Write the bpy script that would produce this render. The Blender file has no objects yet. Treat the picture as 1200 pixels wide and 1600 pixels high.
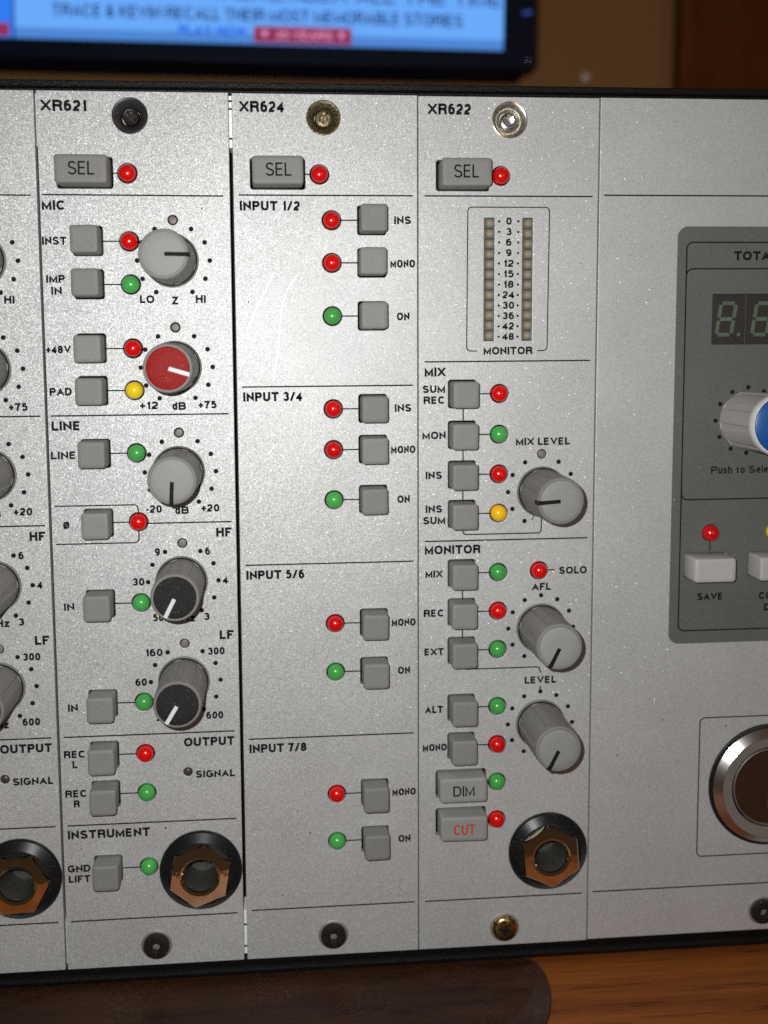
import bpy, math, random
from math import sin, cos, pi, radians, hypot
from mathutils import Matrix, Vector

S = bpy.context.scene
COL = S.collection
MM = 0.001
random.seed(7)

# ------------------------------------------------------------------ camera
CAM = Vector((66.5, -265.43, 187.66)) * MM
cam_data = bpy.data.cameras.new('camera')
cam = bpy.data.objects.new('camera', cam_data)
COL.objects.link(cam)
pitch, yaw, roll = -0.0863, -0.0729, -0.0085
R = Matrix.Rotation(yaw, 3, 'Y') @ Matrix.Rotation(pitch, 3, 'X') @ Matrix.Rotation(roll, 3, 'Z')
TOW = Matrix(((1, 0, 0), (0, 0, -1), (0, 1, 0)))          # (right, up, back) -> world
cam.matrix_world = Matrix.Translation(CAM) @ (TOW @ R).to_4x4()
cam_data.sensor_width = 36
cam_data.lens = 1400.0 * 36 / 1600
cam_data.shift_x = 65.91 / 1600
cam_data.shift_y = -125.75 / 1600
cam_data.clip_start = 0.01
cam_data.clip_end = 50
cam_data.dof.use_dof = True
cam_data.dof.focus_distance = 0.262
cam_data.dof.aperture_fstop = 6.8
S.camera = cam

# ------------------------------------------------------------------ world: dim warm room
W = bpy.data.worlds.new('World'); S.world = W; W.use_nodes = True
W.node_tree.nodes['Background'].inputs[0].default_value = (1.0, 0.62, 0.38, 1)
W.node_tree.nodes['Background'].inputs[1].default_value = 0.032

# ------------------------------------------------------------------ the phone's flash beside its lens, a weak warm room lamp and an added fill
fl = bpy.data.lights.new('flash', 'POINT')
fl.energy = 2.95; fl.color = (0.985, 1.0, 0.99); fl.shadow_soft_size = 0.0016
flo = bpy.data.objects.new('flash', fl); COL.objects.link(flo)
flo.location = CAM + Vector((-14, 4, 12)) * MM
rl = bpy.data.lights.new('room_lamp', 'AREA')
rl.energy = 0.9; rl.color = (1.0, 0.62, 0.32); rl.shape = 'DISK'; rl.size = 0.35
rlo = bpy.data.objects.new('room_lamp', rl); COL.objects.link(rlo)
rlo.location = (0.9, -0.5, 1.5)
fi = bpy.data.lights.new('fill_light', 'AREA')  # added soft fill with no lamp in the room, lifts the lower buttons
fi.energy = 0.20; fi.color = (1.0, 0.93, 0.85); fi.shape = 'DISK'; fi.size = 0.30
fio = bpy.data.objects.new('fill_light', fi); COL.objects.link(fio)
fio.location = (0.38, -0.62, 0.22)
fio.rotation_euler = (Vector((0.13, 0.0, 0.06)) - fio.location).to_track_quat('-Z', 'Y').to_euler()
rlo.rotation_euler = (Vector((0.2, 0.1, 0.1)) - rlo.location).to_track_quat('-Z', 'Y').to_euler()

S.view_settings.view_transform = 'Standard'
S.view_settings.look = 'None'
S.view_settings.exposure = 0
S.view_settings.gamma = 1
S.cycles.use_denoising = False
S.cycles.max_bounces = 6
S.cycles.sample_clamp_indirect = 4

# ------------------------------------------------------------------ materials
def new_mat(name):
    m = bpy.data.materials.new(name); m.use_nodes = True
    nt = m.node_tree
    return m, nt, nt.nodes['Principled BSDF']

def node(nt, t, **kw):
    n = nt.nodes.new(t)
    for k, v in kw.items(): setattr(n, k, v)
    return n

def coords(nt, scale):
    tc = node(nt, 'ShaderNodeTexCoord'); mp = node(nt, 'ShaderNodeMapping')
    mp.inputs['Scale'].default_value = scale if hasattr(scale, '__len__') else (scale,)*3
    nt.links.new(tc.outputs['Object'], mp.inputs['Vector'])
    oi = node(nt, 'ShaderNodeObjectInfo'); ad = node(nt, 'ShaderNodeVectorMath', operation='ADD')
    mu = node(nt, 'ShaderNodeMath', operation='MULTIPLY'); mu.inputs[1].default_value = 57.0
    nt.links.new(oi.outputs['Random'], mu.inputs[0]); nt.links.new(mu.outputs[0], ad.inputs[1])
    nt.links.new(mp.outputs[0], ad.inputs[0])
    return ad.outputs[0]

def ramp(nt, src, stops):
    r = node(nt, 'ShaderNodeValToRGB')
    while len(r.color_ramp.elements) < len(stops): r.color_ramp.elements.new(0.5)
    for e, (p, c) in zip(r.color_ramp.elements, stops):
        e.position = p; e.color = (c[0], c[1], c[2], 1)
    nt.links.new(src, r.inputs[0])
    return r.outputs[0]

def noise(nt, vec, scale, detail=2, rough=0.5):
    n = node(nt, 'ShaderNodeTexNoise')
    n.inputs['Scale'].default_value = scale; n.inputs['Detail'].default_value = detail
    n.inputs['Roughness'].default_value = rough
    nt.links.new(vec, n.inputs['Vector'])
    return n.outputs['Fac']

def mixrgb(nt, fac, a, b):
    m = node(nt, 'ShaderNodeMix', data_type='RGBA')
    for i, v in ((0, fac), (6, a), (7, b)):
        if hasattr(v, 'links') or hasattr(v, 'is_linked'): nt.links.new(v, m.inputs[i])
        else: m.inputs[i].default_value = (v[0], v[1], v[2], 1) if hasattr(v, '__len__') else v
    return m.outputs[2]

def bump(nt, b, h, strength, dist):
    bn = node(nt, 'ShaderNodeBump'); bn.inputs['Strength'].default_value = strength
    bn.inputs['Distance'].default_value = dist
    nt.links.new(h, bn.inputs['Height']); nt.links.new(bn.outputs[0], b.inputs['Normal'])

def plastic(name, col, rough=0.45, grain=0.06, dust=0.0, spec=0.5, coat=0.0, gscale=3.0, metallic=0.0, bumpd=0.00003, sss=0.0):
    m, nt, b = new_mat(name)
    v = coords(nt, 1000)
    n = noise(nt, v, gscale, 3, 0.6)
    lo = [c*(1-grain*2.5) for c in col]; hi = [min(1, c*(1+grain*2.5)) for c in col]
    c = ramp(nt, n, [(0.3, lo), (0.7, hi)])
    oi = node(nt, 'ShaderNodeObjectInfo'); own = ramp(nt, oi.outputs['Random'], [(0, (0.92,)*3), (1, (1.08,)*3)])
    vm = node(nt, 'ShaderNodeVectorMath', operation='MULTIPLY'); nt.links.new(c, vm.inputs[0]); nt.links.new(own, vm.inputs[1]); c = vm.outputs[0]
    if dust > 0:
        vo = node(nt, 'ShaderNodeTexVoronoi'); vo.inputs['Scale'].default_value = 1.7
        nt.links.new(v, vo.inputs['Vector'])
        spot = ramp(nt, vo.outputs['Distance'], [(0.10, (1, 1, 1)), (0.2, (0, 0, 0))])
        sep = node(nt, 'ShaderNodeSeparateColor'); nt.links.new(vo.outputs['Color'], sep.inputs[0])
        gate = ramp(nt, sep.outputs[0], [(0.80, (0, 0, 0)), (0.86, (1, 1, 1))])
        mu = node(nt, 'ShaderNodeMath', operation='MULTIPLY')
        nt.links.new(spot, mu.inputs[0]); nt.links.new(gate, mu.inputs[1])
        mu2 = node(nt, 'ShaderNodeMath', operation='MULTIPLY'); mu2.inputs[1].default_value = dust
        nt.links.new(mu.outputs[0], mu2.inputs[0])
        c = mixrgb(nt, mu2.outputs[0], c, (0.75, 0.73, 0.7))
    nt.links.new(c, b.inputs['Base Color'])
    b.inputs['Roughness'].default_value = rough
    b.inputs['Metallic'].default_value = metallic
    b.inputs['Specular IOR Level'].default_value = spec
    b.inputs['Coat Weight'].default_value = coat
    b.inputs['Coat Roughness'].default_value = 0.04
    if sss:
        b.inputs['Subsurface Weight'].default_value = sss
        b.inputs['Subsurface Scale'].default_value = 0.002
    bump(nt, b, noise(nt, v, gscale*1.6, 2), 0.5, bumpd)
    return m

def flake_paint(name, base, metallic, rough, tilt, glint):
    """metallic paint: every flake is a small cell with a tilt and a shade of its own"""
    m, nt, b = new_mat(name)
    v = coords(nt, 1000)
    vo = node(nt, 'ShaderNodeTexVoronoi'); vo.inputs['Scale'].default_value = 4.6
    nt.links.new(v, vo.inputs['Vector'])
    v2 = node(nt, 'ShaderNodeTexVoronoi'); v2.inputs['Scale'].default_value = 2.3
    nt.links.new(v, v2.inputs['Vector'])
    n1 = noise(nt, v, 4.0, 3, 0.75)
    c = ramp(nt, n1, [(0.33, [x*0.78 for x in base]), (0.5, base), (0.68, [min(1, x*1.25) for x in base])])
    sep = node(nt, 'ShaderNodeSeparateColor'); nt.links.new(vo.outputs['Color'], sep.inputs[0])
    g = ramp(nt, sep.outputs[0], [(0.0, (0.84,)*3), (0.7, (1, 1, 1)), (1.0, (1.22,)*3)])
    mm = node(nt, 'ShaderNodeVectorMath', operation='MULTIPLY')
    nt.links.new(c, mm.inputs[0]); nt.links.new(g, mm.inputs[1])
    big = noise(nt, v, 0.035, 3, 0.6)
    bg = ramp(nt, big, [(0.3, (0.95, 0.95, 0.95)), (0.7, (1.05, 1.05, 1.05))])
    mm2 = node(nt, 'ShaderNodeVectorMath', operation='MULTIPLY')
    nt.links.new(mm.outputs[0], mm2.inputs[0]); nt.links.new(bg, mm2.inputs[1])
    nt.links.new(mm2.outputs[0], b.inputs['Base Color'])
    geo = node(nt, 'ShaderNodeNewGeometry')
    def tilted(vor, k):
        s = node(nt, 'ShaderNodeVectorMath', operation='SUBTRACT'); s.inputs[1].default_value = (.5, .5, .5)
        nt.links.new(vor.outputs['Color'], s.inputs[0])
        t = node(nt, 'ShaderNodeVectorMath', operation='SCALE'); t.inputs['Scale'].default_value = k
        nt.links.new(s.outputs[0], t.inputs[0])
        a = node(nt, 'ShaderNodeVectorMath', operation='ADD')
        nt.links.new(geo.outputs['Normal'], a.inputs[0]); nt.links.new(t.outputs[0], a.inputs[1])
        z = node(nt, 'ShaderNodeVectorMath', operation='NORMALIZE'); nt.links.new(a.outputs[0], z.inputs[0])
        return z.outputs[0]
    nt.links.new(tilted(vo, tilt), b.inputs['Normal'])
    b.inputs['Metallic'].default_value = metallic
    b.inputs['Roughness'].default_value = rough
    gl = node(nt, 'ShaderNodeBsdfGlossy'); gl.inputs['Roughness'].default_value = 0.28
    gl.inputs['Color'].default_value = (0.9, 0.9, 0.88, 1)
    nt.links.new(tilted(v2, 0.65), gl.inputs['Normal'])
    sep2 = node(nt, 'ShaderNodeSeparateColor'); nt.links.new(v2.outputs['Color'], sep2.inputs[0])
    dist = ramp(nt, v2.outputs['Distance'], [(0.18, (1, 1, 1)), (0.32, (0, 0, 0))])
    fac = node(nt, 'ShaderNodeMath', operation='MULTIPLY'); fac.inputs[1].default_value = glint
    nt.links.new(dist, fac.inputs[0])
    ms = node(nt, 'ShaderNodeMixShader')
    nt.links.new(fac.outputs[0], ms.inputs[0]); nt.links.new(b.outputs[0], ms.inputs[1]); nt.links.new(gl.outputs[0], ms.inputs[2])
    nt.links.new(ms.outputs[0], nt.nodes['Material Output'].inputs['Surface'])
    return m

def glow(name, col, strength):
    m, nt, b = new_mat(name)
    b.inputs['Base Color'].default_value = (0.01, 0.01, 0.01, 1)
    b.inputs['Emission Color'].default_value = (*col, 1)
    b.inputs['Emission Strength'].default_value = strength
    b.inputs['Roughness'].default_value = 0.3
    return m

M = {}
M['paint'] = flake_paint('silver_flake_paint', (0.505, 0.505, 0.502), 0.37, 0.54, 0.26, 0.07)
M['dark_paint'] = flake_paint('charcoal_overlay_paint', (0.105, 0.108, 0.102), 0.0, 0.55, 0.12, 0.03)
M['ink'] = plastic('black_ink', (0.010, 0.009, 0.009), 0.75, 0.1, spec=0.12)
M['ink_red'] = plastic('red_ink', (0.50, 0.03, 0.02), 0.6, 0.1, spec=0.2)
M['button'] = plastic('grey_button_plastic', (0.20, 0.198, 0.19), 0.6, 0.045, spec=0.35, dust=0.5)
M['button_mid'] = plastic('mid_grey_button_plastic', (0.25, 0.248, 0.238), 0.6, 0.04, spec=0.35, dust=0.3)
M['button_light'] = plastic('light_grey_button_plastic', (0.42, 0.41, 0.39), 0.5, 0.04, dust=0.25)
M['knob'] = plastic('grey_knob_plastic', (0.19, 0.183, 0.169), 0.5, 0.012, spec=0.3, dust=0.10, gscale=0.8, bumpd=0)
M['cap'] = plastic('pale_grey_cap_plastic', (0.235, 0.238, 0.230), 0.6, 0.04, spec=0.35, dust=0.45)
M['cap_red'] = plastic('red_cap_plastic', (0.25, 0.010, 0.009), 0.6, 0.22, spec=0.15, dust=0.5, bumpd=0.00008)
M['cap_black'] = plastic('black_cap_plastic', (0.016, 0.015, 0.015), 0.5, 0.25, spec=0.3, dust=0.35, gscale=5, bumpd=0.0005)
M['cap_blue'] = plastic('blue_cap_plastic', (0.003, 0.065, 0.25), 0.4, 0.05, dust=0.3)
M['pointer_black'] = plastic('black_pointer', (0.010, 0.008, 0.007), 0.7, 0.2, spec=0.12, dust=0.3)
M['pointer_white'] = plastic('white_pointer', (0.62, 0.66, 0.66), 0.5, 0.04)
M['led_red'] = plastic('red_led_epoxy', (0.62, 0.004, 0.004), 0.24, 0.02, spec=0.4, coat=0.5, sss=0.12, bumpd=0)
M['led_green'] = plastic('green_led_epoxy', (0.065, 0.36, 0.075), 0.24, 0.02, spec=0.4, coat=0.5, sss=0.12, bumpd=0)
M['led_yellow'] = plastic('yellow_led_epoxy', (0.88, 0.62, 0.012), 0.24, 0.02, spec=0.4, coat=0.5, sss=0.12, bumpd=0)
M['led_amber'] = plastic('amber_led_epoxy', (0.86, 0.47, 0.012), 0.24, 0.02, spec=0.4, coat=0.5, sss=0.12, bumpd=0)
M['led_dark'] = plastic('unlit_smoky_led_epoxy', (0.045, 0.040, 0.030), 0.35, 0.2, coat=0.3)
M['trim_pale'] = plastic('dull_metal_in_trim_hole', (0.17, 0.15, 0.13), 0.5, 0.15)
M['black'] = plastic('black_gloss_plastic', (0.009, 0.009, 0.010), 0.3, 0.1, spec=0.4, dust=0.25)
M['void'] = plastic('matt_black_interior', (0.012, 0.010, 0.009), 0.9, 0.1, spec=0.1)
M['socket'] = plastic('jack_bore_plastic', (0.045, 0.043, 0.036), 0.5, 0.4, dust=0.3)
M['rubber'] = plastic('black_cup_plastic', (0.03, 0.028, 0.028), 0.35, 0.15, dust=0.3)
M['chrome'] = plastic('chrome', (0.92, 0.80, 0.56), 0.04, 0.03, metallic=1.0, gscale=0.25, bumpd=0.00006)  # gold tint puts the table's warm reflection into the nut metal
M['steel'] = plastic('polished_steel_ring', (0.72, 0.70, 0.68), 0.24, 0.03, metallic=1.0, bumpd=0.00001)
M['steel_dull'] = plastic('dull_steel', (0.40, 0.375, 0.35), 0.45, 0.04, metallic=0.7, bumpd=0.00001)
M['silver_cup'] = plastic('bright_cup_washer_metal', (0.74, 0.66, 0.58), 0.26, 0.18, metallic=0.9, gscale=1.2)
M['brass'] = plastic('passivated_yellow_zinc', (0.46, 0.36, 0.17), 0.26, 0.35, metallic=1.0, gscale=1.1)
M['dirty_brass'] = plastic('tarnished_cup_metal', (0.17, 0.14, 0.08), 0.42, 0.4, metallic=0.75, dust=0.5, gscale=1.8, bumpd=0.0003)
M['black_screw'] = plastic('blackened_screw_steel', (0.028, 0.024, 0.022), 0.38, 0.3, metallic=0.5, dust=0.3)
M['alu'] = plastic('bare_aluminium_rail', (0.9, 0.9, 0.89), 0.45, 0.05, metallic=0.1)
M['scratch'] = plastic('light_scratch', (0.78, 0.77, 0.75), 0.35, 0.2, metallic=0.3)
M['mirror_dark'] = plastic('push_button_brown_reflection', (0.034, 0.016, 0.008), 0.4, 0.12, gscale=2.0)  # brown base colour imitates the room mirrored in the dark face
M['symbol'] = plastic('pale_power_symbol_print', (0.22, 0.20, 0.18), 0.5)
M['pin_white'] = plastic('pin_glint_white', (0.9, 0.86, 0.8), 0.2, 0.01)  # white colour of the enlarged head replaces the flash glint on a pin
M['pcb'] = plastic('dark_meter_well', (0.05, 0.05, 0.04), 0.6, 0.3)
M['display'] = plastic('dark_display_filter', (0.024, 0.020, 0.019), 0.32, 0.25, dust=0.08)
M['segment'] = plastic('pale_green_unlit_segment', (0.085, 0.125, 0.078), 0.5, 0.2)
M['bezel'] = plastic('monitor_bezel_plastic', (0.006, 0.010, 0.030), 0.5, 0.1, spec=0.2)  # bluish base colour imitates the glow falling from the screen

def rail_mat():
    m, nt, b = new_mat('grained_black_powder_coat')
    v = coords(nt, 1000)
    n = noise(nt, v, 1.6, 3, 0.7)
    c = ramp(nt, n, [(0.50, (0.003, 0.0028, 0.003)), (0.66, (0.007, 0.006, 0.005)), (0.78, (0.05, 0.036, 0.022))])
    nt.links.new(c, b.inputs['Base Color']); b.inputs['Roughness'].default_value = 0.42; b.inputs['Specular IOR Level'].default_value = 0.22
    bump(nt, b, n, 1.0, 0.0002)
    return m
M['rail'] = rail_mat()

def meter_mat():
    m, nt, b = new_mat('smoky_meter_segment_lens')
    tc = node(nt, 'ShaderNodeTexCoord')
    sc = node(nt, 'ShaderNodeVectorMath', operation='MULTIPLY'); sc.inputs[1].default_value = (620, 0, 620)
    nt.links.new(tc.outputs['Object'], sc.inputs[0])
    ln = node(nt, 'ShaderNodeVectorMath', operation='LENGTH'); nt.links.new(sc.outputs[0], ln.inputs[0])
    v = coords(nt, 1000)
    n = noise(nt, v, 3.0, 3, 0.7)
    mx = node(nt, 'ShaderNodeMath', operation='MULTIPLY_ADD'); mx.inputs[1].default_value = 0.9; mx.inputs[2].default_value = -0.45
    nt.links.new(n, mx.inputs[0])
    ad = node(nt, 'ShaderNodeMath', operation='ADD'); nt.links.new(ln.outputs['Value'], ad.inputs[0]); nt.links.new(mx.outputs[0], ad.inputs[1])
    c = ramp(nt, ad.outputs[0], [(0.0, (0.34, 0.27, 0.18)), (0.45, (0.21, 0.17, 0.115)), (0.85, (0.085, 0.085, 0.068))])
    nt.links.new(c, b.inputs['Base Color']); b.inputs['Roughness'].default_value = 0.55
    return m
M['meter'] = meter_mat()

def wood_mat(name, a, b_, c_, rough, scale=(6, 60, 60), dusty=0.0, dark_streak=0.5):
    m, nt, b = new_mat(name)
    tc = node(nt, 'ShaderNodeTexCoord'); mp = node(nt, 'ShaderNodeMapping'); mp.inputs['Scale'].default_value = scale
    nt.links.new(tc.outputs['Object'], mp.inputs['Vector'])
    n1 = noise(nt, mp.outputs[0], 1.0, 5, 0.62)
    n2 = noise(nt, mp.outputs[0], 4.0, 4, 0.7)
    c = ramp(nt, n1, [(0.32, a), (0.5, b_), (0.68, c_)])
    st = ramp(nt, n2, [(0.34, (1, 1, 1)), (0.44, (0, 0, 0))])
    f = node(nt, 'ShaderNodeMath', operation='MULTIPLY'); f.inputs[1].default_value = dark_streak
    nt.links.new(st, f.inputs[0])
    c = mixrgb(nt, f.outputs[0], c, [x*0.45 for x in a])
    mp2 = node(nt, 'ShaderNodeMapping'); mp2.inputs['Scale'].default_value = (scale[0]*10, scale[1]*14, scale[2]*14)
    nt.links.new(tc.outputs['Object'], mp2.inputs['Vector'])
    fine = ramp(nt, noise(nt, mp2.outputs[0], 1.0, 3, 0.7), [(0.3, (0.78,)*3), (0.7, (1.15,)*3)])
    mm = node(nt, 'ShaderNodeVectorMath', operation='MULTIPLY'); nt.links.new(c, mm.inputs[0]); nt.links.new(fine, mm.inputs[1])
    c = mm.outputs[0]
    if dusty:
        v = coords(nt, 1000)
        d1 = ramp(nt, noise(nt, v, 0.9, 4, 0.8), [(0.52, (0, 0, 0)), (0.72, (1, 1, 1))])
        d2 = ramp(nt, noise(nt, v, 0.05, 2, 0.5), [(0.42, (0.04,)*3), (0.62, (1, 1, 1))])
        mu = node(nt, 'ShaderNodeMath', operation='MULTIPLY'); nt.links.new(d1, mu.inputs[0]); nt.links.new(d2, mu.inputs[1])
        mu2 = node(nt, 'ShaderNodeMath', operation='MULTIPLY'); mu2.inputs[1].default_value = dusty; nt.links.new(mu.outputs[0], mu2.inputs[0])
        c = mixrgb(nt, mu2.outputs[0], c, (0.34, 0.26, 0.20))
    nt.links.new(c, b.inputs['Base Color'])
    b.inputs['Roughness'].default_value = rough; b.inputs['Specular IOR Level'].default_value = 0.15
    bump(nt, b, n2, 0.4, 0.0002)
    return m
M['table'] = wood_mat('orange_varnished_wood', (0.125, 0.032, 0.006), (0.20, 0.056, 0.011), (0.27, 0.082, 0.016), 0.5, (5, 75, 75), 0, 0.75)
M['tray'] = wood_mat('dark_dusty_wood', (0.016, 0.006, 0.003), (0.030, 0.012, 0.006), (0.046, 0.019, 0.009), 0.5, (9, 60, 60), 0.16)
M['tray_rim'] = wood_mat('worn_brown_wood_rim', (0.03, 0.014, 0.010), (0.042, 0.020, 0.014), (0.055, 0.027, 0.019), 0.5, (30, 30, 30), 0.15, 0.2)
M['trim_wood'] = wood_mat('dark_red_brown_door_wood', (0.11, 0.030, 0.008), (0.15, 0.042, 0.011), (0.20, 0.06, 0.016), 0.45, (30, 30, 3))
M['wall'] = plastic('tan_wall_paint', (0.37, 0.185, 0.064), 0.85, 0.012, gscale=0.02, bumpd=0)
M['scr_main'] = glow('screen_pale_blue', (0.14, 0.40, 0.95), 1.0)
M['scr_strip'] = glow('screen_strip_blue', (0.075, 0.24, 0.66), 1.0)
M['scr_side'] = glow('screen_sidebar_blue', (0.03, 0.20, 0.85), 1.0)
M['scr_text'] = glow('screen_dark_text', (0.008, 0.03, 0.14), 1.0)
M['scr_link'] = glow('screen_blue_text', (0.005, 0.09, 0.80), 1.0)
M['scr_badge'] = glow('screen_red_badge', (0.27, 0.030, 0.10), 1.0)
M['scr_pink'] = glow('screen_pink_text', (0.75, 0.30, 0.50), 1.0)
M['dot_blue'] = glow('monitor_button_light', (0.03, 0.07, 0.35), 1.0)

# ------------------------------------------------------------------ mesh helpers (millimetres; h = out of the panel)
class MB:
    def __init__(s): s.v = []; s.f = []
    def add(s, vs, fs):
        o = len(s.v); s.v += vs; s.f += [tuple(i+o for i in f) for f in fs]
    def pts(s, L): o = len(s.v); s.v += L; return o
def P(x, z, h=0.0): return (x*MM, -h*MM, z*MM)

def mesh(name, mb, mat, smooth=None):
    me = bpy.data.meshes.new(name)
    me.from_pydata(mb.v, [], mb.f); me.update()
    me.materials.append(M[mat])
    if smooth is not None:
        me.polygons.foreach_set('use_smooth', [True]*len(me.polygons))
        me.set_sharp_from_angle(angle=radians(smooth))
    return me

def put(name, me, parent=None, loc=(0, 0, 0), label=None, kind=None, rot=None):
    o = bpy.data.objects.new(name, me); COL.objects.link(o)
    o.parent = parent; o.location = P(*loc)
    if rot: o.rotation_euler = rot
    if label: o['label'] = label
    if kind: o['kind'] = kind
    return o

def thing(name, label, cat, loc=(0, 0, 0), group=None):
    o = bpy.data.objects.new(name, None); COL.objects.link(o)
    o.empty_display_size = 0.02
    o.location = P(*loc); o['label'] = label; o['category'] = cat
    if group: o['group'] = group
    return o

def lathe(profile, n=48, mod=None, capend=True, mb=None, cx=0, cz=0):
    """profile [(r, h)] outside in; faces point away from the axis / towards the viewer"""
    mb = mb or MB(); rings = []
    for k, (r, h) in enumerate(profile):
        if r <= 1e-6:
            rings.append([mb.pts([P(cx, cz, h)])])
        else:
            o = mb.pts([P(cx + r*(mod(k, 2*pi*i/n) if mod else 1)*cos(2*pi*i/n), cz + r*(mod(k, 2*pi*i/n) if mod else 1)*sin(2*pi*i/n), h) for i in range(n)])
            rings.append([o+i for i in range(n)])
    for a, b in zip(rings, rings[1:]):
        for i in range(n):
            j = (i+1) % n
            if len(b) == 1: mb.f.append((a[i], a[j], b[0]))
            elif len(a) == 1: mb.f.append((a[0], b[j], b[i]))
            else: mb.f.append((a[i], a[j], b[j], b[i]))
    if capend and len(rings[-1]) > 1: mb.f.append(tuple(rings[-1]))
    return mb

def rrect(w, h, r, n=4):
    out = []
    for cx, cz, a0 in ((w/2-r, h/2-r, 0), (-w/2+r, h/2-r, 90), (-w/2+r, -h/2+r, 180), (w/2-r, -h/2+r, 270)):
        for i in range(n+1):
            a = radians(a0 + 90*i/n); out.append((cx + r*cos(a), cz + r*sin(a)))
    return out

def loft(sections, cap=True):
    """sections: [(outline, h)]"""
    mb = MB(); prev = None
    for ol, h in sections:
        o = mb.pts([P(x, z, h) for x, z in ol]); cur = [o+i for i in range(len(ol))]
        if prev:
            n = len(cur)
            for i in range(n): mb.f.append((prev[i], prev[(i+1) % n], cur[(i+1) % n], cur[i]))
        prev = cur
    if cap: mb.f.append(tuple(prev))
    return mb

def box(mb, x0, x1, z0, z1, h0, h1):
    mb.add([P(x0, z0, h0), P(x1, z0, h0), P(x1, z1, h0), P(x0, z1, h0), P(x0, z0, h1), P(x1, z0, h1), P(x1, z1, h1), P(x0, z1, h1)],
           [(3, 2, 1, 0), (4, 5, 6, 7), (0, 1, 5, 4), (1, 2, 6, 5), (2, 3, 7, 6), (3, 0, 4, 7)])
    return mb

def plate(name, outline, holes, thick, mat, bev=0.18):
    """a sheet with real holes cut through, edges slightly rounded"""
    cu = bpy.data.curves.new(name, 'CURVE'); cu.dimensions = '2D'; cu.fill_mode = 'BOTH'
    cu.extrude = thick/2 - bev; cu.bevel_depth = bev; cu.bevel_resolution = 1; cu.offset = -bev
    for pts in [outline] + holes:
        sp = cu.splines.new('POLY'); sp.points.add(len(pts)-1); sp.use_cyclic_u = True
        for p, (x, z) in zip(sp.points, pts): p.co = (x, z, 0, 1)
    ob = bpy.data.objects.new(name, cu); COL.objects.link(ob)
    dg = bpy.context.evaluated_depsgraph_get()
    me = bpy.data.meshes.new_from_object(ob.evaluated_get(dg))
    bpy.data.objects.remove(ob); bpy.data.curves.remove(cu)
    for v in me.vertices:
        x, y, z = v.co; v.co = (x*MM, -(z - thick/2)*MM, y*MM)
    me.name = name; me.materials.clear(); me.materials.append(M[mat])
    me.polygons.foreach_set('use_smooth', [False]*len(me.polygons))
    me.update()
    return me

def circ(cx, cz, r, n=40): return [(cx + r*cos(2*pi*i/n), cz + r*sin(2*pi*i/n)) for i in range(n)]
def rect(x0, x1, z0, z1): return [(x0, z0), (x1, z0), (x1, z1), (x0, z1)]

# ------------------------------------------------------------------ strokes: printed lines and lettering
_lift = [0]
def ribbon(mb, pts, t, h=0.012, square=True, ymin=None, ymax=None, closed=False):
    _lift[0] = (_lift[0] + 1) % 5
    h = h + _lift[0]*0.0025
    q = [pts[0]]
    for p in pts[1:]:
        if hypot(p[0]-q[-1][0], p[1]-q[-1][1]) > 1e-5: q.append(p)
    pts = q
    if closed and hypot(pts[0][0]-pts[-1][0], pts[0][1]-pts[-1][1]) < 1e-5: pts = pts[:-1]
    n = len(pts); L = []
    def d(a, b):
        l = hypot(b[0]-a[0], b[1]-a[1]); return ((b[0]-a[0])/l, (b[1]-a[1])/l)
    P2 = list(pts)
    if square and not closed:
        a = d(pts[0], pts[1]); P2[0] = (pts[0][0]-a[0]*t/2, pts[0][1]-a[1]*t/2)
        b = d(pts[-2], pts[-1]); P2[-1] = (pts[-1][0]+b[0]*t/2, pts[-1][1]+b[1]*t/2)
    for i, p in enumerate(P2):
        if closed: d0 = d(P2[i-1], p); d1 = d(p, P2[(i+1) % n])
        else:
            d0 = d(P2[i-1], p) if i else d(p, P2[1])
            d1 = d(p, P2[i+1]) if i < n-1 else d0
        nx, nz = -(d0[1]+d1[1]), d0[0]+d1[0]; l = hypot(nx, nz)
        if l < 1e-6: nx, nz, l = -d0[1], d0[0], 1
        nx /= l; nz /= l
        c = max(0.3, nx*-d0[1] + nz*d0[0]); k = t/2/c
        for s in (1, -1):
            x, z = p[0]+s*nx*k, p[1]+s*nz*k
            if ymin is not None: z = min(max(z, ymin), ymax)
            L.append(P(x, z, h))
    m = n if closed else n-1
    mb.add(L, [(2*i, 2*i+1, (2*i+3) % (2*n), (2*i+2) % (2*n)) for i in range(m)])

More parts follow.
